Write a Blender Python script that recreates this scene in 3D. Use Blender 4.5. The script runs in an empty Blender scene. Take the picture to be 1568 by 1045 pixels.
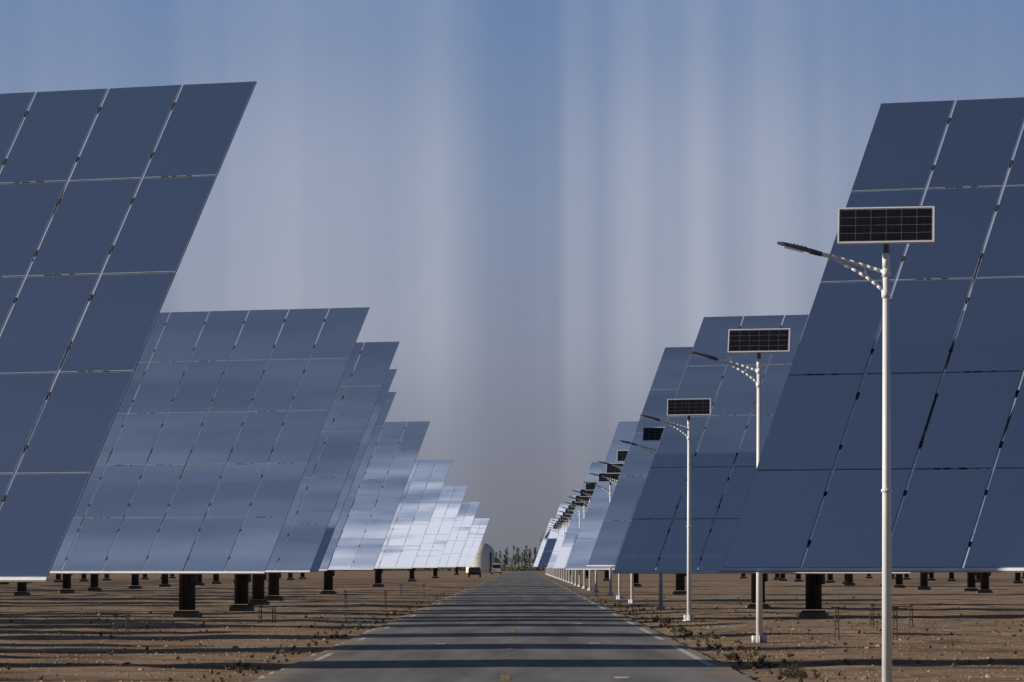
import bpy, bmesh, math, random
from mathutils import Vector, Matrix, noise
random.seed(7)
R=math.radians
scene=bpy.context.scene
col=scene.collection
scene.view_settings.view_transform='Standard'
scene.view_settings.look='None'
scene.view_settings.exposure=0

# ------------------------------------------------------------ materials
def mat(name):
    m=bpy.data.materials.new(name); m.use_nodes=True
    nt=m.node_tree; nt.nodes.clear()
    return m,nt,nt.nodes,nt.links
def N(ns,t,**k):
    n=ns.new(t)
    for a,b in k.items(): setattr(n,a,b)
    return n
def ramp(ns,stops,interp='LINEAR'):
    r=ns.new('ShaderNodeValToRGB'); r.color_ramp.interpolation=interp
    e=r.color_ramp.elements
    while len(e)<len(stops): e.new(0.5)
    for i,(p,c) in enumerate(stops):
        e[i].position=p; e[i].color=(c[0],c[1],c[2],1)
    return r
def simple(name,c,rough=.6,metal=0.0,var=.15,scale=6.0,bump=0.0,spec=.5):
    m,nt,ns,L=mat(name)
    o=N(ns,'ShaderNodeOutputMaterial'); b=N(ns,'ShaderNodeBsdfPrincipled')
    tc=N(ns,'ShaderNodeTexCoord'); no=N(ns,'ShaderNodeTexNoise')
    no.inputs['Scale'].default_value=scale; no.inputs['Detail'].default_value=5
    L.new(tc.outputs['Object'],no.inputs['Vector'])
    r=ramp(ns,[(.3,[x*(1-var) for x in c]),(.7,[min(1,x*(1+var)) for x in c])])
    L.new(no.outputs['Fac'],r.inputs['Fac']); L.new(r.outputs['Color'],b.inputs['Base Color'])
    b.inputs['Roughness'].default_value=rough; b.inputs['Metallic'].default_value=metal
    b.inputs['Specular IOR Level'].default_value=spec
    if bump:
        bp=N(ns,'ShaderNodeBump'); bp.inputs['Strength'].default_value=bump; bp.inputs['Distance'].default_value=.02
        L.new(no.outputs['Fac'],bp.inputs['Height']); L.new(bp.outputs['Normal'],b.inputs['Normal'])
    L.new(b.outputs['BSDF'],o.inputs['Surface'])
    return m
M_white=simple('white_painted_steel',(.82,.82,.82),.4,var=.04,scale=3)
M_edge=simple('mirror_edge',(.25,.29,.37),.5,var=.2,scale=3)
M_rim_glow=simple('mirror_rim_glow',(.74,.77,.80),.4,var=.08,scale=3)  # white strip painting the reflected glow along the mirror's lower edge
M_dark=simple('dark_bracket',(.012,.012,.014),.7,var=.2)
M_steel=simple('galvanised_steel',(.13,.12,.11),.6,metal=.2,var=.25,scale=4)
M_ped=simple('pedestal_steel',(.085,.070,.056),.75,var=.3,scale=2)
M_conc=simple('concrete',(.24,.18,.13),.9,var=.2,scale=5,bump=.4)
M_led=simple('lamp_housing',(.12,.12,.125),.45,metal=.3)
M_cell=simple('solar_cell',(.014,.014,.018),.2,var=.3,scale=20)
M_gridw=simple('panel_grid',(.24,.25,.26),.4,var=.1)
M_tyre=simple('tyre_rubber',(.02,.02,.02),.8)
M_glass=simple('car_glass',(.02,.025,.03),.08)
M_carw=simple('car_paint_white',(.75,.75,.75),.3,var=.03)
M_card=simple('car_paint_dark',(.03,.035,.045),.3,var=.1)
M_red=simple('tail_light',(.3,.01,.01),.3)
M_tan=simple('tank_shell',(.74,.70,.62),.7,var=.1,scale=.4)
M_bark=simple('bark',(.10,.075,.055),.9,var=.3)
M_leaf=simple('leaf_dusty',(.075,.085,.045),.9,var=.4,scale=1.2)
M_dry=simple('dry_grass_blades',(.17,.125,.07),.9,var=.4,scale=1.5)
M_green=simple('shrub_leaves',(.085,.078,.04),.9,var=.4,scale=1.5)
M_stone=simple('stone',(.33,.24,.165),.95,var=.3,scale=1.1,spec=.1)

def mirror_mat():
    m,nt,ns,L=mat('hazed_mirror_glass')
    o=N(ns,'ShaderNodeOutputMaterial'); mix=N(ns,'ShaderNodeMixShader')
    g=N(ns,'ShaderNodeBsdfGlossy'); g.inputs['Color'].default_value=(.92,.86,.92,1); g.inputs['Roughness'].default_value=.03
    d=N(ns,'ShaderNodeBsdfDiffuse')
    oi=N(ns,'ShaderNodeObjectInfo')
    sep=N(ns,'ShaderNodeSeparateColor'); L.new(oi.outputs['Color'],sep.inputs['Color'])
    tc=N(ns,'ShaderNodeTexCoord')
    mp=N(ns,'ShaderNodeMapping'); mp.inputs['Scale'].default_value=(.08,.8,.8)
    L.new(tc.outputs['Object'],mp.inputs['Vector'])
    n1=N(ns,'ShaderNodeTexNoise'); n1.inputs['Scale'].default_value=1.0; n1.inputs['Detail'].default_value=6
    n1.noise_dimensions='4D'
    mu=N(ns,'ShaderNodeMath',operation='MULTIPLY'); mu.inputs[1].default_value=20
    L.new(oi.outputs['Random'],mu.inputs[0]); L.new(mu.outputs[0],n1.inputs['W'])
    L.new(mp.outputs['Vector'],n1.inputs['Vector'])
    mr=N(ns,'ShaderNodeMapRange'); mr.inputs[1].default_value=.35; mr.inputs[2].default_value=.65
    mr.inputs[3].default_value=.6; mr.inputs[4].default_value=1.45  # horizontal streaks painted in place of sky reflections
    L.new(n1.outputs['Fac'],mr.inputs[0])
    sx=N(ns,'ShaderNodeSeparateXYZ'); L.new(tc.outputs['Object'],sx.inputs[0])
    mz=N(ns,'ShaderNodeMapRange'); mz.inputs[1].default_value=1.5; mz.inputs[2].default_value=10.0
    mz.inputs[3].default_value=1.6; mz.inputs[4].default_value=.5  # top-to-bottom reflection gradient painted into the same coat
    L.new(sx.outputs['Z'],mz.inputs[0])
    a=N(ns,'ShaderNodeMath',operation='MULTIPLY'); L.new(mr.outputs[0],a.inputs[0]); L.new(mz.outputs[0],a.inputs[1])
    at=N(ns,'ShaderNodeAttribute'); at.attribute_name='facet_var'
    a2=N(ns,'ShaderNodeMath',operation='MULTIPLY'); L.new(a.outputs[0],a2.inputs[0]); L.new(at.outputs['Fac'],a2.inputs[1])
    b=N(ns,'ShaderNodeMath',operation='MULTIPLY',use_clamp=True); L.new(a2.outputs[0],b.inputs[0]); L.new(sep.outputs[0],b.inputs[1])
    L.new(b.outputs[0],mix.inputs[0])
    # distance haze painted as a diffuse coat: blue-grey near, almost white far
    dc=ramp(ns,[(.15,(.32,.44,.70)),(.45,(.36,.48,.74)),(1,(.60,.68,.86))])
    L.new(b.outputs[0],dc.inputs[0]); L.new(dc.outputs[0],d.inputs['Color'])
    L.new(g.outputs[0],mix.inputs[1]); L.new(d.outputs[0],mix.inputs[2]); L.new(mix.outputs[0],o.inputs['Surface'])
    return m
M_mirror=mirror_mat()

def ground_mat():
    m,nt,ns,L=mat('sandy_ground')
    o=N(ns,'ShaderNodeOutputMaterial'); b=N(ns,'ShaderNodeBsdfPrincipled')
    tc=N(ns,'ShaderNodeTexCoord')
    n1=N(ns,'ShaderNodeTexNoise'); n1.inputs['Scale'].default_value=.45; n1.inputs['Detail'].default_value=9; n1.inputs['Roughness'].default_value=.65
    n2=N(ns,'ShaderNodeTexNoise'); n2.inputs['Scale'].default_value=5; n2.inputs['Detail'].default_value=8; n2.inputs['Roughness'].default_value=.75
    L.new(tc.outputs['Object'],n1.inputs['Vector']); L.new(tc.outputs['Object'],n2.inputs['Vector'])
    r1=ramp(ns,[(.34,(.15,.098,.062)),(.48,(.31,.215,.14)),(.66,(.45,.33,.23))])
    r2=ramp(ns,[(.3,(.45,.45,.45)),(.6,(1.08,1.08,1.08))])
    L.new(n1.outputs['Fac'],r1.inputs[0]); L.new(n2.outputs['Fac'],r2.inputs[0])
    mx=N(ns,'ShaderNodeMix',data_type='RGBA',blend_type='MULTIPLY'); mx.inputs[0].default_value=1
    L.new(r1.outputs[0],mx.inputs[6]); L.new(r2.outputs[0],mx.inputs[7])
    L.new(mx.outputs[2],b.inputs['Base Color'])
    b.inputs['Roughness'].default_value=.95; b.inputs['Specular IOR Level'].default_value=.1
    bp=N(ns,'ShaderNodeBump'); bp.inputs['Strength'].default_value=.8; bp.inputs['Distance'].default_value=.05
    L.new(n2.outputs['Fac'],bp.inputs['Height']); L.new(bp.outputs[0],b.inputs['Normal'])
    L.new(b.outputs[0],o.inputs[0]); return m
def road_mat():
    m,nt,ns,L=mat('dusty_asphalt')
    o=N(ns,'ShaderNodeOutputMaterial'); b=N(ns,'ShaderNodeBsdfPrincipled')
    tc=N(ns,'ShaderNodeTexCoord')
    sx=N(ns,'ShaderNodeSeparateXYZ'); L.new(tc.outputs['Object'],sx.inputs[0])
    mp=N(ns,'ShaderNodeMapping'); mp.inputs['Scale'].default_value=(1.2,.05,1); L.new(tc.outputs['Object'],mp.inputs[0])
    n1=N(ns,'ShaderNodeTexNoise'); n1.inputs['Scale'].default_value=1; n1.inputs['Detail'].default_value=5; L.new(mp.outputs[0],n1.inputs[0])
    n2=N(ns,'ShaderNodeTexNoise'); n2.inputs['Scale'].default_value=18; n2.inputs['Detail'].default_value=6; L.new(tc.outputs['Object'],n2.inputs[0])
    n3=N(ns,'ShaderNodeTexNoise'); n3.inputs['Scale'].default_value=.8; n3.inputs['Detail'].default_value=7; L.new(tc.outputs['Object'],n3.inputs[0])
    r1=ramp(ns,[(.35,(.13,.125,.125)),(.65,(.24,.23,.226))]); L.new(n1.outputs['Fac'],r1.inputs[0])
    r2=ramp(ns,[(.3,(.6,.6,.6)),(.7,(1.2,1.2,1.2))]); L.new(n2.outputs['Fac'],r2.inputs[0])
    mx=N(ns,'ShaderNodeMix',data_type='RGBA',blend_type='MULTIPLY'); mx.inputs[0].default_value=1
    L.new(r1.outputs[0],mx.inputs[6]); L.new(r2.outputs[0],mx.inputs[7])
    ab=N(ns,'ShaderNodeMath',operation='ABSOLUTE'); L.new(sx.outputs['X'],ab.inputs[0])
    mr=N(ns,'ShaderNodeMapRange'); mr.inputs[1].default_value=2.6; mr.inputs[2].default_value=4.0; mr.inputs[3].default_value=-.25; mr.inputs[4].default_value=.55
    L.new(ab.outputs[0],mr.inputs[0])
    ad=N(ns,'ShaderNodeMath',operation='ADD'); L.new(mr.outputs[0],ad.inputs[0]); L.new(n3.outputs['Fac'],ad.inputs[1])
    m2=N(ns,'ShaderNodeMapRange'); m2.inputs[1].default_value=.5; m2.inputs[2].default_value=.95; L.new(ad.outputs[0],m2.inputs[0])
    mx2=N(ns,'ShaderNodeMix',data_type='RGBA'); L.new(m2.outputs[0],mx2.inputs[0])
    L.new(mx.outputs[2],mx2.inputs[6]); mx2.inputs[7].default_value=(.30,.235,.17,1)
    L.new(mx2.outputs[2],b.inputs['Base Color'])
    b.inputs['Roughness'].default_value=.85; b.inputs['Specular IOR Level'].default_value=.25
    bp=N(ns,'ShaderNodeBump'); bp.inputs['Strength'].default_value=.4; bp.inputs['Distance'].default_value=.01
    L.new(n2.outputs['Fac'],bp.inputs['Height']); L.new(bp.outputs[0],b.inputs['Normal'])
    L.new(b.outputs[0],o.inputs[0]); return m
def paint_mat(name,c,thr):
    m,nt,ns,L=mat(name)
    o=N(ns,'ShaderNodeOutputMaterial'); b=N(ns,'ShaderNodeBsdfPrincipled'); t=N(ns,'ShaderNodeBsdfTransparent'); mx=N(ns,'ShaderNodeMixShader')
    tc=N(ns,'ShaderNodeTexCoord'); n=N(ns,'ShaderNodeTexNoise'); n.inputs['Scale'].default_value=3.5; n.inputs['Detail'].default_value=8; n.inputs['Roughness'].default_value=.75
    L.new(tc.outputs['Object'],n.inputs[0])
    r=ramp(ns,[(thr-.05,(0,0,0)),(thr+.06,(.85,.85,.85))]); L.new(n.outputs['Fac'],r.inputs[0])
    b.inputs['Base Color'].default_value=(*c,1); b.inputs['Roughness'].default_value=.8
    L.new(r.outputs[0],mx.inputs[0]); L.new(t.outputs[0],mx.inputs[1]); L.new(b.outputs[0],mx.inputs[2]); L.new(mx.outputs[0],o.inputs[0]); return m
M_ground=ground_mat(); M_road=road_mat()
M_pw=paint_mat('worn_white_paint',(.7,.68,.64),.44)
M_py=paint_mat('worn_yellow_paint',(.42,.28,.10),.47)

# ------------------------------------------------------------ mesh builder
class MB:
    def __init__(s): s.v=[]; s.f=[]; s.m=[]; s.a=[]
    def add(s,vs,fs,mi,av=1.0):
        o=len(s.v); s.v+= [tuple(v) for v in vs]; s.f+=[tuple(i+o for i in f) for f in fs]
        if isinstance(mi,int): s.m+=[mi]*len(fs)
        else: s.m+=mi
        s.a+=[av]*len(fs)
    def box(s,c,sx,sy,sz,mi,M=None):
        c=Vector(c); vs=[]
        for dz in(-.5,.5):
            for dy in(-.5,.5):
                for dx in(-.5,.5):
                    p=Vector((dx*sx,dy*sy,dz*sz))
                    if M: p=M@p
                    vs.append(c+p)
        s.add(vs,[(0,2,3,1),(4,5,7,6),(0,1,5,4),(2,6,7,3),(0,4,6,2),(1,3,7,5)],mi)
    def tube(s,p0,p1,r0,r1,mi,n=10,cap=True):
        p0=Vector(p0);p1=Vector(p1); d=(p1-p0).normalized()
        a=d.orthogonal().normalized(); b=d.cross(a)
        vs=[];
        for p,r in((p0,r0),(p1,r1)):
            for i in range(n):
                t=2*math.pi*i/n; vs.append(p+a*math.cos(t)*r+b*math.sin(t)*r)
        fs=[(i,(i+1)%n,n+(i+1)%n,n+i) for i in range(n)]
        if cap: fs+=[tuple(range(n-1,-1,-1)),tuple(range(n,2*n))]
        s.add(vs,fs,mi)
    def path(s,pts,rs,mi,n=8):
        for i in range(len(pts)-1): s.tube(pts[i],pts[i+1],rs[i],rs[i+1],mi,n)
    def mesh(s,name,mats,smooth=False,attr=False):
        me=bpy.data.meshes.new(name); me.from_pydata(s.v,[],s.f)
        for m in mats: me.materials.append(m)
        me.polygons.foreach_set('material_index',s.m)
        if smooth: me.polygons.foreach_set('use_smooth',[len(f)==4 for f in s.f])
        if attr:
            at=me.attributes.new('facet_var','FLOAT','FACE'); at.data.foreach_set('value',s.a)
        me.update(); return me
def obj(name,me,parent=None,loc=(0,0,0),rot=0):
    o=bpy.data.objects.new(name,me); col.objects.link(o); o.location=loc; o.rotation_euler=(0,0,rot)
    if parent: o.parent=parent
    return o

# ------------------------------------------------------------ heliostat
T=R(37); AZ=R(29); W=10.75; H=10.75; NC=7; NR=5; HC=5.80
vx=Vector((1,0,0)); vv=Vector((0,math.sin(T),math.cos(T))); vn=Vector((0,-math.cos(T),math.sin(T)))
def facet_mesh(seed):
    rnd=random.Random(seed); mb=MB()
    cw=W/NC; rh=H/NR; gx=.045; gy=.022
    C=Vector((0,0,HC))
    def P(x,y,z=0): return C+vx*x+vv*y+vn*z
    for i in range(NC):
        for j in range(NR):
            x0=-W/2+i*cw+gx/2; x1=x0+cw-gx; y0=-H/2+j*rh+gy/2; y1=y0+rh-gy
            # each facet is canted a few milliradians on its mounts
            ca=rnd.uniform(-.004,.004); cb=rnd.uniform(-.004,.004)
            dz=[-ca-cb,ca-cb,ca+cb,-ca+cb]
            r=.007; cs=[(x0,y0),(x1,y0),(x1,y1),(x0,y1)]
            inn=[(x0+r,y0+r),(x1-r,y0+r),(x1-r,y1-r),(x0+r,y1-r)]
            vs=[P(*c,dz[k]) for k,c in enumerate(inn)]+[P(*c,dz[k]-.002) for k,c in enumerate(cs)]+[P(*c,dz[k]-.03) for k,c in enumerate(cs)]
            fs=[(0,1,2,3)]+[(k,4+k,4+(k+1)%4,(k+1)%4) for k in range(4)]+[(4+k,8+k,8+(k+1)%4,4+(k+1)%4) for k in range(4)]+[(11,10,9,8)]
            mb.add(vs,fs,[0]+[1]*9,rnd.uniform(.86,1.14))
    def bar(x,y,w,h,mi,z=-.02,t=.035):
        c=[(x-w/2,y-h/2),(x+w/2,y-h/2),(x+w/2,y+h/2),(x-w/2,y+h/2)]
        mb.add([P(*p,z) for p in c]+[P(*p,z-t) for p in c],[(0,1,2,3),(7,6,5,4)]+[(k,4+k,4+(k+1)%4,(k+1)%4) for k in range(4)],mi)
    for i in range(1,NC):
        x=-W/2+i*cw
        for j in range(NR):
            y=-H/2+j*rh
            for q in(.25,.77):
                bar(x,y+rh*q+rnd.uniform(-.03,.03),gx+.012,rnd.choice((.07,.09,.12)),2,.009,.04)
            if rnd.random()<.10:
                bar(x,y+rh*rnd.uniform(.35,.6),gx*.9,rnd.uniform(.5,1.0),2,-.004)
    for j in range(1,NR):
        y=-H/2+j*rh
        for i in range(NC):
            x=-W/2+i*cw
            if rnd.random()<.45:
                for q in(.3,.42,.62): bar(x+cw*q,y,rnd.uniform(.06,.16),gy+.004,2,.009,.04)
    bar(0,-H/2-.045,W,.06,3,.02,.05)
    return mb.mesh('facets_%d'%seed,[M_mirror,M_edge,M_dark,M_rim_glow],attr=True)
FM=[facet_mesh(s) for s in range(5)]
def struct_mesh():
    mb=MB(); C=Vector((0,0,HC))
    def P(x,y,z=0): return C+vx*x+vv*y+vn*z
    mb.tube(P(-W/2+1.7,0,-.85),P(W/2-1.7,0,-.85),.24,.24,0,14)
    cw=W/NC
    for i in range(1,NC-1):
        for q in((.25,.75) if 1<i<NC-2 else ((.75,) if i==1 else (.25,))):
            x=-W/2+(i+q)*cw
            mb.tube(P(x,-H/2+.35,-.16),P(x,H/2-.35,-.16),.035,.035,0,6)
            mb.tube(P(x,-H/2+.6,-.18),P(x,-.1,-.95),.03,.03,0,6)
            mb.tube(P(x,H/2-.6,-.18),P(x,.1,-.95),.03,.03,0,6)
            for y in(-3.6,-1.9,1.9,3.6): mb.tube(P(x,y,-.16),P(x,y*.93,-.18-.75*(1-abs(y)/4.8)),.022,.022,0,5)
    for j in range(NR):
        for q in(.25,.77):
            y=-H/2+(j+q)*H/NR
            mb.tube(P(-W/2+.35,y,-.08),P(W/2-.35,y,-.08),.03,.03,0,6)
    return mb.mesh('support_truss',[M_steel],smooth=True)
def ped_mesh():
    mb=MB(); top=Vector((0,0,HC))+vn*-.85
    y=top.y
    mb.tube((0,y,.25),(0,y,HC-.9),.27,.25,0,18)
    mb.tube((0,y,.16),(0,y,.22),.40,.40,0,18)
    mb.tube((0,y,HC-1.0),(0,y,HC-.35),.42,.40,0,16)
    mb.box((0,y,top.z),.7,.7,.65,0)
    mb.tube((0,y,-.2),(0,y,.16),.52,.48,1,20)
    mb.box((.34,y-.1,1.25),.14,.25,.35,0)
    mb.box((0,y-.29,1.0),.05,.05,1.4,0)
    mb.tube((0,y+.4,HC-1.6),(0,y-.2,HC-.4),.07,.07,0,8)
    return mb.mesh('pedestal',[M_ped,M_conc],smooth=True)
SM=struct_mesh(); PM=ped_mesh()
def heliostat(x,y,haze,dz=0,daz=0,k=None):
    e=bpy.data.objects.new('heliostat',None); col.objects.link(e); e.location=(x,y,0); e.rotation_euler=(0,0,-AZ+daz)
    a=obj('mirror_facets',FM[k if k is not None else random.randrange(5)],e,(0,0,dz)); a.color=(haze,haze,haze,1)
    obj('support_truss',SM,e,(0,0,dz)); obj('pedestal',PM,e,(0,0,0))
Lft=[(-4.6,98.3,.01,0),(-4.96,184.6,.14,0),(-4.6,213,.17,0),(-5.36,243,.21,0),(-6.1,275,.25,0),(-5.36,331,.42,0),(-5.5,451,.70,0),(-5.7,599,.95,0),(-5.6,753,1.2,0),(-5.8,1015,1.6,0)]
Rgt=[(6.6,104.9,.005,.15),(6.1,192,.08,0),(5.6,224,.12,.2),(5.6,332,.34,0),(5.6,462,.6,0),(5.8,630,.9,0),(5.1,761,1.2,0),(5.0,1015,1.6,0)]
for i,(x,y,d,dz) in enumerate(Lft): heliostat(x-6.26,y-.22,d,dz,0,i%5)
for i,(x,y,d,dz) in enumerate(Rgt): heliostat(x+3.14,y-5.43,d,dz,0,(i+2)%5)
def dd(y): return min(1,.04+y/1100)  # painted haze amount, growing with distance
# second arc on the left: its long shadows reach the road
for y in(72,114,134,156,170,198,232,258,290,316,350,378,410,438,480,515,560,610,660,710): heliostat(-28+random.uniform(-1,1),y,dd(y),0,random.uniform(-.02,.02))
for side in(-1,1):
    for c in range(1,7):
        if side<0 and c==1: continue
        x=side*(11+17.5*c)
        y=62+ (c%2)*9
        while y<760:
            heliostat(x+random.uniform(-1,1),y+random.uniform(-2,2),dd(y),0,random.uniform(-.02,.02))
            y+=17+y*.03
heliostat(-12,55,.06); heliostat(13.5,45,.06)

# ------------------------------------------------------------ street lamps
def lamp_meshes():
    p=MB()
    p.tube((0,0,-.3),(0,0,.02),.2,.2,0,14)
    p.tube((0,0,.02),(0,0,6.05),.075,.047,0,16)
    p.tube((0,0,6.05),(0,0,6.26),.052,.052,0,14)
    p.tube((0,0,2.9),(0,0,2.94),.078,.078,0,14)
    for k in range(4):
        a=k*math.pi/2; p.box((.12*math.cos(a),.12*math.sin(a),.1),.1 if k%2==0 else .012,.012 if k%2==0 else .1,.16,0)
    pole=p.mesh('pole',[M_white],smooth=True)
    a=MB()
    def curve(p0,p1,p2,n=8):
        return [tuple((1-t)**2*p0[i]+2*t*(1-t)*p1[i]+t*t*p2[i] for i in range(3)) for t in[k/n for k in range(n+1)]]
    c=curve((0,0,5.98),(-.3,0,6.09),(-.95,0,6.26)); a.path(c,[.03]*len(c),0)
    c=curve((0,0,5.68),(-.2,0,5.93),(-.72,0,6.17)); a.path(c,[.024]*len(c),0)
    a.tube((-.28,0,5.90),(-.3,0,6.07),.014,.014,0,6)
    for z in(5.98,5.68): a.tube((0,0,z-.05),(0,0,z+.05),.066,.066,0,12)
    arm=a.mesh('arm',[M_white],smooth=True)
    h=MB()
    M=Matrix.Rotation(R(14),3,'Y')
    h.tube((-.90,0,6.245),(-1.08,0,6.295),.035,.04,0,10)
    sec=[(-1.05,.05,.035),(-1.14,.11,.04),(-1.45,.12,.032),(-1.53,.09,.018)]
    vs=[]
    for(x,w,t) in sec:
        z=6.285+(-1.05-x)*.25
        vs+=[(x,-w,z-t*.5),(x,w,z-t*.5),(x,w*.8,z+t),(x,-w*.8,z+t)]
    fs=[]
    for k in range(len(sec)-1):
        for q in range(4): fs.append((4*k+q,4*k+(q+1)%4,4*k+4+(q+1)%4,4*k+4+q))
    fs+=[(3,2,1,0),(12,13,14,15)]
    h.add(vs,fs,0)
    h.box((-1.3,0,6.315),.28,.17,.014,1,M)
    for k in range(4): h.box((-1.14-.05*k,0,6.35+.012*k),.012,.12,.02,0)
    head=h.mesh('lamp_head',[M_led,M_white])
    s=MB(); tl=R(33); ya=R(5)
    u=Vector((math.cos(ya),-math.sin(ya)*1,0.012)); v=Vector((math.sin(ya)*math.sin(tl),math.cos(ya)*math.sin(tl),math.cos(tl))); n=u.cross(v).normalized()
    C=Vector((0,0,6.66))
    w,hh=1.36,.62
    def Q(x,y,z=0): return C+u*x+v*y+n*z
    def slab(x0,x1,y0,y1,z0,z1,mi):
        c=[(x0,y0),(x1,y0),(x1,y1),(x0,y1)]
        s.add([Q(*k,z1) for k in c]+[Q(*k,z0) for k in c],[(0,1,2,3),(7,6,5,4)]+[(k,4+k,4+(k+1)%4,(k+1)%4) for k in range(4)],mi)
    slab(-w/2+.02,w/2-.02,-hh/2+.02,hh/2-.02,-.02,0,1)
    f=.022
    slab(-w/2,w/2,hh/2-f,hh/2,-.03,.008,0); slab(-w/2,w/2,-hh/2,-hh/2+f,-.03,.008,0)
    slab(-w/2,-w/2+f,-hh/2+f,hh/2-f,-.03,.008,0); slab(w/2-f,w/2,-hh/2+f,hh/2-f,-.03,.008,0)
    nc,nr=12,4
    xx=-w/2+.035; cwid=(w-.07)/nc
    for i in range(nc):
        for j in range(nr):
            x0=xx+i*cwid; y0=-hh/2+.035+j*(hh-.07)/nr
            gl=.006 if i%2==0 else .002; gr=.006 if i%2==1 else .002
            slab(x0+gl,x0+cwid-gr,y0+.004,y0+(hh-.07)/nr-.004,0.0005,.003,2)
    s.tube(Q(0,0,-.04),(0,0,6.22),.045,.045,3,10)
    s.tube(Q(0,-.22,-.03),(0,0,6.3),.02,.02,3,6); s.box(Q(0,0,-.05),.5,.06,.05,3)
    panel=s.mesh('solar_panel',[M_white,M_gridw,M_cell,M_led])
    return pole,arm,head,panel
PO,AR,HE,PN=lamp_meshes()
ys=[80,125,177.6,214,257,290,320]
while ys[-1]<1080: ys.append(ys[-1]+34+random.uniform(-1,1))
for y in ys:
    lx=5.12 if y<100 else (5.2 if y<240 else (4.95 if y<330 else 4.6))
    e=bpy.data.objects.new('street_lamp',None); col.objects.link(e); e.location=(lx,y,-.17 if y<100 else -.02)
    e.rotation_euler=(0,0,random.uniform(-.03,.03) if y>90 else 0)
    for nme,me in(('pole',PO),('arm',AR),('lamp_head',HE),('solar_panel',PN)): obj(nme,me,e)

# ------------------------------------------------------------ ground & road
RC=-.25; RW=3.68
def gz(x,y):
    d=abs(x-RC)-RW-.15
    if d<=0: return -.03
    k=min(1,d/2.5)
    f=1 if y<400 else max(0,1-(y-400)/300)
    h=noise.fractal(Vector((x*.35,y*.35,0)),1.0,2.0,5)*.055+noise.noise(Vector((x*.06,y*.05,3)))*.10
    h+=.035*noise.noise(Vector((x*.15,y*.9,8)))
    return -.03*(1-k)+ (h+.0)*k*f
xs=[-6000,-2500,-900,-400,-200,-110]+[-75+i*1.5 for i in range(30)]+[-30+i*.3 for i in range(87)]+[RC-RW-.1]
xs+=[RC-RW+.2,RC,RC+RW-.2,RC+RW+.1]+[3.8+i*.3 for i in range(90)]+[31+i*1.5 for i in range(30)]+[110,200,400,900,2500,6000]
xs=sorted(set(round(x,3) for x in xs))
yy=[-200,-60,0,40]+[60+i*.3 for i in range(534)]
y=yy[-1]
while y<800: y+=.5+(y-220)*.012; yy.append(y)
yy+=[1000,1300,1800,2600,4000,8000]
vs=[(x,y,gz(x,y) if (40<y<750 and abs(x)<80) else -.03) for y in yy for x in xs]
nx=len(xs)
fs=[(j*nx+i,j*nx+i+1,(j+1)*nx+i+1,(j+1)*nx+i) for j in range(len(yy)-1) for i in range(nx-1)]
me=bpy.data.meshes.new('ground'); me.from_pydata(vs,[],fs); me.materials.append(M_ground); me.update()
me.polygons.foreach_set('use_smooth',[True]*len(fs))
obj('ground',me)
rv=[];rf=[]
Y=[-50+i*.5 for i in range(900)]+[400+i*10 for i in range(1,181)]
for i,y in enumerate(Y):
    l=RC-RW+noise.noise(Vector((y*.6,1,0)))*.14; r=RC+RW+noise.noise(Vector((y*.6,5,0)))*.14
    rv+=[(l-.12,y,-.06),(l,y,.012),(RC,y,.03),(r,y,.012),(r+.12,y,-.06)]
for i in range(len(Y)-1):
    for k in range(4): rf.append((i*5+k,i*5+k+1,i*5+5+k+1,i*5+5+k))
me=bpy.data.meshes.new('road'); me.from_pydata([(a-RC,b,c) for a,b,c in rv],[],rf); me.materials.append(M_road); me.update()
obj('road',me,loc=(RC,0,0))
def rz(x): return .03-.018*abs(x-RC)/RW
mk=MB()
def quad(x0,x1,y0,y1,mi):
    n=max(1,int((y1-y0)/2))
    z0=rz(x0)+.005; z1=rz(x1)+.005
    for k in range(n):
        a=y0+(y1-y0)*k/n; b=y0+(y1-y0)*(k+1)/n
        mk.add([(x0,a,z0),(x1,a,z1),(x1,b,z1),(x0,b,z0)],[(0,1,2,3)],mi)
y=82
while y<700:
    quad(RC-.07,RC+.07,y,y+5,1); y+=15
y=62
while y<600:
    quad(RC+RW-.33,RC+RW-.2,y,y+random.uniform(9,26),0); y+=random.uniform(28,34)
y=70
while y<500:
    quad(RC-RW+.22,RC-RW+.34,y,y+random.uniform(3,10),0); y+=random.uniform(22,34)
for(x,y) in((1.48,84.5),(-1.75,121),(1.6,163),(1.55,122),(-1.7,210),(1.6,230),(1.5,300)): quad(x-.11,x+.11,y,y+1.3,0)
obj('road_marking',mk.mesh('road_marking',[M_pw,M_py]))

# ------------------------------------------------------------ stones, tufts
def rock(mb,x,y,z,s,rnd):
    vs=[];
    for k in range(6):
        a=k*math.pi/3+rnd.uniform(-.3,.3); q=s*rnd.uniform(.7,1.2); vs.append((x+q*math.cos(a),y+q*math.sin(a),z-s*.2))
    for k in range(4):
        a=k*math.pi/2+rnd.uniform(-.3,.3); q=s*rnd.uniform(.35,.7); vs.append((x+q*math.cos(a),y+q*math.sin(a),z+s*rnd.uniform(.3,.6)))
    mb.add(vs,[(0,1,6),(1,7,6),(1,2,7),(2,3,7),(3,8,7),(3,4,8),(4,5,8),(5,9,8),(5,0,9),(0,6,9),(6,7,8,9)],0)
st=MB(); rnd=random.Random(3)
for _ in range(9000):
    y=78+abs(rnd.gauss(0,75)); side=rnd.choice((-1,1))
    x=RC+side*(RW+.25+abs(rnd.gauss(0,9)))
    rock(st,x,y,gz(x,y),rnd.choice((.012,.02,.025,.03,.04)) if rnd.random()<.985 else rnd.uniform(.05,.09),rnd)
obj('gravel',st.mesh('gravel',[M_stone]))
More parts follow.
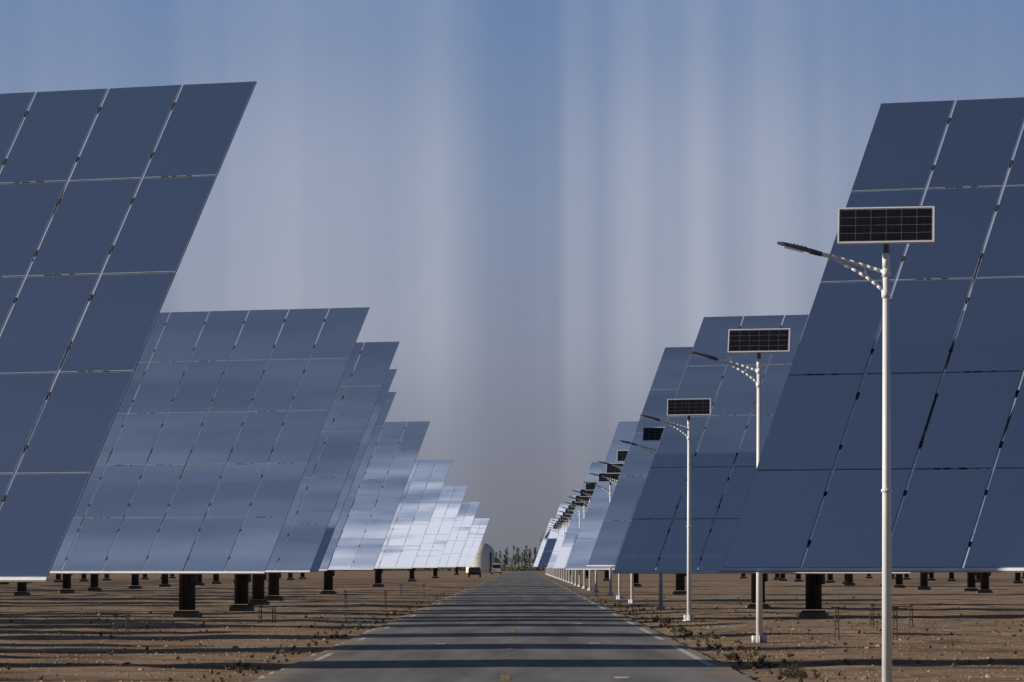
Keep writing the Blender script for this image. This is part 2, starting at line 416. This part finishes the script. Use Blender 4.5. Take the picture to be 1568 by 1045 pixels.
def tuft(mb,x,y,z,s,n,mi,rnd):
    for _ in range(n):
        a=rnd.uniform(0,6.28); l=s*rnd.uniform(.5,1); b=rnd.uniform(.1,1.1)
        r=s*.3*rnd.random(); px=x+r*math.cos(a); py=y+r*math.sin(a)
        dx=math.cos(a)*math.sin(b)*l; dy=math.sin(a)*math.sin(b)*l; dz=math.cos(b)*l
        w=.008+s*.02
        cx,cy=-math.sin(a)*w,math.cos(a)*w
        mb.add([(px-cx,py-cy,z-.02),(px+cx,py+cy,z-.02),(px+dx*.5+cx,py+dy*.5+cy,z+dz*.6),(px+dx*.5-cx,py+dy*.5-cy,z+dz*.6),(px+dx,py+dy,z+dz)],[(0,1,2,3),(3,2,4)],mi)
tf=MB()
for _ in range(1000):
    y=82+abs(rnd.gauss(0,110)); side=rnd.choice((-1,1,1))
    x=RC+side*(RW+.3+(abs(rnd.gauss(0,.6)) if rnd.random()<.45 else rnd.uniform(0,16)))
    tuft(tf,x,y,gz(x,y),rnd.uniform(.04,.13),16,0 if rnd.random()<.85 else 1,rnd)
obj('dry_grass',tf.mesh('dry_grass',[M_dry,M_green]))
def shrub(x,y,s):
    b=MB()
    for _ in range(7):
        a=rnd.uniform(0,6.28); b.tube((0,0,-.03),(math.cos(a)*s*.5,math.sin(a)*s*.4,s*rnd.uniform(.4,.8)),.012,.004,0,5)
    for _ in range(900):
        a=rnd.uniform(0,6.28); rr=s*.7*math.sqrt(rnd.random()); h=rnd.random()*s*.8*(1-(rr/(s*.85))**2)
        p=Vector((rr*math.cos(a),rr*math.sin(a),h)); q=Vector((rnd.uniform(-1,1),rnd.uniform(-1,1),rnd.uniform(-.2,1))).normalized()*rnd.uniform(.02,.045); w=q.orthogonal().normalized()*.007
        b.add([p-w,p+w,p+q],[(0,1,2)],1 if rnd.random()<.7 else 2)
    obj('desert_shrub',b.mesh('desert_shrub',[M_bark,M_green,M_dry]),loc=(x,y,gz(x,y)))
shrub(4.15,87,.28); shrub(3.85,104,.18); shrub(4.1,146,.2); shrub(4.2,168,.25)

def railing(x,y,w,h,rot):
    b=MB()
    for q in(0,w):
        for e in(-.05,.05): b.tube((q+e,0,-.2),(q+e*.6,0,h),.014,.014,0,6)
        b.tube((q-.06,0,h*.75),(q+.06,0,h*.75),.012,.012,0,6); b.tube((q-.05,0,h*.35),(q+.05,0,h*.35),.012,.012,0,6)
        b.box((q,0,h),.14,.08,.03,0)
    b.tube((0,0,h*.95),(w,0,h*.9),.01,.01,0,6)
    obj('metal_railing',b.mesh('metal_railing',[M_ped]),loc=(x,y,gz(x,y)),rot=rot)
railing(6.9,125,1.28,.72,0); railing(-7.6,165,.4,.5,.1); railing(-7.0,225,1.6,.7,.2); railing(-6.4,300,1.2,.7,0); railing(9.2,150,1.1,.6,.3); railing(-10,140,.3,.5,0)

# ------------------------------------------------------------ vehicles
def vehicle(name,x,y,kind,paint):
    b=MB()
    if kind=='van':
        prof=[(-2.4,.35),(-2.4,1.1),(-2.3,1.95),(-2.1,2.02),(1.0,2.0),(1.5,1.7),(1.95,1.15),(2.4,1.0),(2.5,.35)]; w=.92
        win=[(-2.1,1.15),(-2.05,1.75),(.95,1.75),(1.55,1.15)]
    else:
        prof=[(-2.2,.35),(-2.25,.85),(-1.9,1.0),(-1.5,1.42),(.3,1.45),(.95,1.02),(2.0,.85),(2.2,.35)]; w=.88
        win=[(-1.65,1.0),(-1.35,1.34),(.2,1.36),(.75,1.0)]
    n=len(prof); vs=[]
    for s in(-1,1):
        for(a,z) in prof:
            t=w if z<1.05 else w-.16*(z-1.05)/.6
            vs.append((s*t,a,z))
    fs=[(i,(i+1)%n,n+(i+1)%n,n+i) for i in range(n)]+[tuple(range(n-1,-1,-1)),tuple(range(n,2*n))]
    b.add(vs,fs,0)
    for s in(-1,1):
        b.add([(s*((w if z<1.05 else w-.16*(z-1.05)/.6)+.006),a,z) for a,z in win],[(0,1,2,3) if s>0 else (3,2,1,0)],1)
    zt=1.85 if kind=='van' else 1.36; zb=1.2 if kind=='van' else 1.03
    yb=-2.42 if kind=='van' else -1.93; yt=-2.335 if kind=='van' else -1.57
    b.add([(-w+.15,yb,zb),(w-.15,yb,zb),(w-.22,yt,zt),(-w+.22,yt,zt)],[(0,1,2,3)],1)
    for s in(-1,1):
        b.box((s*(w-.12),-2.42 if kind=='van' else -2.26,.95 if kind=='van' else .75),.16,.05,.22,3)
        for a in(-1.45,1.45):
            b.tube((s*(w-.2),a,.33),(s*(w+.02),a,.33),.33,.33,2,18); b.tube((s*(w+.021),a,.33),(s*(w+.03),a,.33),.18,.18,4,12)
    b.box((0,-2.35,.42),1.7,.14,.16,2)
    obj(name,b.mesh(name,[paint,M_glass,M_tyre,M_red,M_steel]),loc=(x,y,0))
vehicle('white_van',-4.75,1040,'van',M_carw)
vehicle('parked_car',-6.8,810,'car',M_card)

b=MB(); n=40; prof=[(3.3,0),(3.3,4.4),(3.1,5.2),(2.6,5.9),(1.8,6.5),(.9,6.8),(.01,6.9)]
vs=[(r*math.cos(2*math.pi*k/n),r*math.sin(2*math.pi*k/n),z) for r,z in prof for k in range(n)]
fs=[(i*n+k,i*n+(k+1)%n,(i+1)*n+(k+1)%n,(i+1)*n+k) for i in range(len(prof)-1) for k in range(n)]
b.add(vs,fs,0)
for z in(1.1,2.2,3.3,4.3): b.tube((0,0,z),(0,0,z+.08),3.34,3.34,0,40)
b.box((2.4,-2.4,2.3),.5,.08,4.6,1,Matrix.Rotation(R(45),3,'Z'))
obj('storage_tank',b.mesh('storage_tank',[M_tan,M_steel],smooth=True),loc=(-9.6,1300,0))

tr=MB(); rt=random.Random(11)
for k in range(46):
    x=-14+k*.62+rt.uniform(-.4,.4) ; y=1750+rt.uniform(-60,60); h=rt.uniform(4.4,8.0)*(1 if -7<x<6 else .8)
    lean=rt.uniform(-.12,.12)
    top=Vector((x+lean*h,y,h))
    tr.tube((x,y,-.1),top,.14,.02,0,6)
    for _ in range(14):
        t=rt.uniform(.2,.95); p=Vector((x+lean*h*t,y,h*t)); a=rt.uniform(0,6.28); l=(1-t)*1.3+.3
        q=p+Vector((math.cos(a)*l*.5,math.sin(a)*l*.5,l)); tr.tube(p,q,.035,.01,0,4,False)
        for _ in range(22):
            c=p.lerp(q,rt.uniform(.3,1.1))+Vector((rt.gauss(0,.15),rt.gauss(0,.15),rt.gauss(0,.18)))
            d=Vector((rt.uniform(-1,1),rt.uniform(-1,1),rt.uniform(-1,1))).normalized()*.13; w=d.orthogonal().normalized()*.08
            tr.add([c-w,c+d,c+w,c-d],[(0,1,2,3)],1)
for _ in range(4500):
    x=rt.uniform(-60,60); c=Vector((x,1760+rt.uniform(-20,20),abs(rt.gauss(0,.8+.6*noise.noise(Vector((x*.3,0,0)))))))
    d=Vector((rt.uniform(-1,1),rt.uniform(-1,1),rt.uniform(-1,1))).normalized()*.3; w=d.orthogonal().normalized()*.2
    tr.add([c-w,c+d,c+w,c-d],[(0,1,2,3)],1)
obj('poplar_trees',tr.mesh('poplar_trees',[M_bark,M_leaf]))

# ------------------------------------------------------------ light & sky
SE=R(17)
S=Vector((-1,-.07,0)).normalized()*math.cos(SE)+Vector((0,0,math.sin(SE)))
sd=bpy.data.lights.new('sun','SUN'); sd.energy=5.0; sd.angle=R(.5); sd.color=(1,.90,.78)
so=bpy.data.objects.new('sun',sd); col.objects.link(so); so.rotation_euler=(-S).to_track_quat('-Z','Y').to_euler(); so.location=S*100
w=bpy.data.worlds.new('World'); scene.world=w; w.use_nodes=True
ns=w.node_tree.nodes; L=w.node_tree.links; ns.clear()
STR=.05
out=N(ns,'ShaderNodeOutputWorld'); bg=N(ns,'ShaderNodeBackground'); bg.inputs['Strength'].default_value=STR
sky=N(ns,'ShaderNodeTexSky'); sky.sky_type='NISHITA'; sky.sun_disc=False; sky.sun_elevation=SE
sky.sun_rotation=math.atan2(S.x,S.y); sky.altitude=1100; sky.air_density=1; sky.dust_density=1.5; sky.ozone_density=2
tc=N(ns,'ShaderNodeTexCoord'); sx=N(ns,'ShaderNodeSeparateXYZ'); L.new(tc.outputs['Generated'],sx.inputs[0])
hz=N(ns,'ShaderNodeMapRange'); hz.inputs[1].default_value=0; hz.inputs[2].default_value=.12; L.new(sx.outputs['Z'],hz.inputs[0])
k=1/STR
rp=ramp(ns,[(0,(.178,.184,.215)),(.10,(.192,.20,.242)),(.30,(.212,.24,.32)),(.5,(.20,.255,.378)),(.82,(.135,.218,.405)),(1,(.115,.198,.395))])
L.new(hz.outputs[0],rp.inputs[0])
sc=N(ns,'ShaderNodeVectorMath',operation='SCALE'); sc.inputs['Scale'].default_value=k; L.new(rp.outputs[0],sc.inputs[0])
# pale vertical streaks painted into the sky by compass direction, varied with elevation
at=N(ns,'ShaderNodeMath',operation='ARCTAN2'); L.new(sx.outputs['X'],at.inputs[0]); L.new(sx.outputs['Y'],at.inputs[1])
am=N(ns,'ShaderNodeMapRange'); am.inputs[1].default_value=-.0918; am.inputs[2].default_value=.0882; L.new(at.outputs[0],am.inputs[0])
st_=[(0,.35),(.08,.45),(.14,.3),(.2,.5),(.28,.8),(.34,.6),(.39,.62),(.43,.75),(.465,.28),(.5,.1),(.54,.14),(.558,.6),(.585,.42),(.62,.8),(.66,.6),(.69,.85),(.72,.6),(.76,.75),(.8,.5),(.88,.3),(1,.25)]
ar=ramp(ns,[(p,(v,v,v)) for p,v in st_],'EASE'); L.new(am.outputs[0],ar.inputs[0])
def n1d(scale,off,detail=1.5):
    a=N(ns,'ShaderNodeMath',operation='MULTIPLY_ADD'); a.inputs[1].default_value=scale; a.inputs[2].default_value=off; L.new(at.outputs[0],a.inputs[0])
    n=N(ns,'ShaderNodeTexNoise'); n.noise_dimensions='1D'; n.inputs['Scale'].default_value=1; n.inputs['Detail'].default_value=detail; L.new(a.outputs[0],n.inputs['W'])
    return n
nb=n1d(150,9.1,1)
s1=N(ns,'ShaderNodeMath',operation='MULTIPLY_ADD'); s1.inputs[1].default_value=.35; L.new(nb.outputs['Fac'],s1.inputs[0]); L.new(ar.outputs[0],s1.inputs[2])
sm=N(ns,'ShaderNodeMapRange'); sm.clamp=False; sm.inputs[1].default_value=.15; sm.inputs[2].default_value=1.0; sm.inputs[3].default_value=-.03; sm.inputs[4].default_value=.50; L.new(s1.outputs[0],sm.inputs[0])
env=ramp(ns,[(0,(.12,)*3),(.15,(.35,)*3),(.38,(1,)*3),(.55,(.95,)*3),(.8,(.5,)*3),(1,(.3,)*3)],'EASE'); L.new(hz.outputs[0],env.inputs[0])
sf=N(ns,'ShaderNodeMath',operation='MULTIPLY'); L.new(sm.outputs[0],sf.inputs[0]); L.new(env.outputs[0],sf.inputs[1])
mh=N(ns,'ShaderNodeMix',data_type='RGBA'); mh.clamp_factor=False
L.new(sf.outputs[0],mh.inputs[0]); L.new(sc.outputs[0],mh.inputs[6]); mh.inputs[7].default_value=(.50*k,.53*k,.61*k,1)
bl=N(ns,'ShaderNodeMapRange'); bl.interpolation_type='SMOOTHSTEP'; bl.inputs[1].default_value=.10; bl.inputs[2].default_value=.35; L.new(sx.outputs['Z'],bl.inputs[0])
mf=N(ns,'ShaderNodeMix',data_type='RGBA'); L.new(bl.outputs[0],mf.inputs[0]); L.new(mh.outputs[2],mf.inputs[6]); L.new(sky.outputs[0],mf.inputs[7])
L.new(mf.outputs[2],bg.inputs['Color']); L.new(bg.outputs[0],out.inputs[0])

# ------------------------------------------------------------ camera
cd=bpy.data.cameras.new('camera'); cd.lens=200; cd.sensor_width=36; cd.clip_end=20000; cd.clip_start=1
co=bpy.data.objects.new('camera',cd); col.objects.link(co); co.location=(0,0,1.7); co.rotation_euler=(R(92.258),0,R(.105))
scene.camera=co
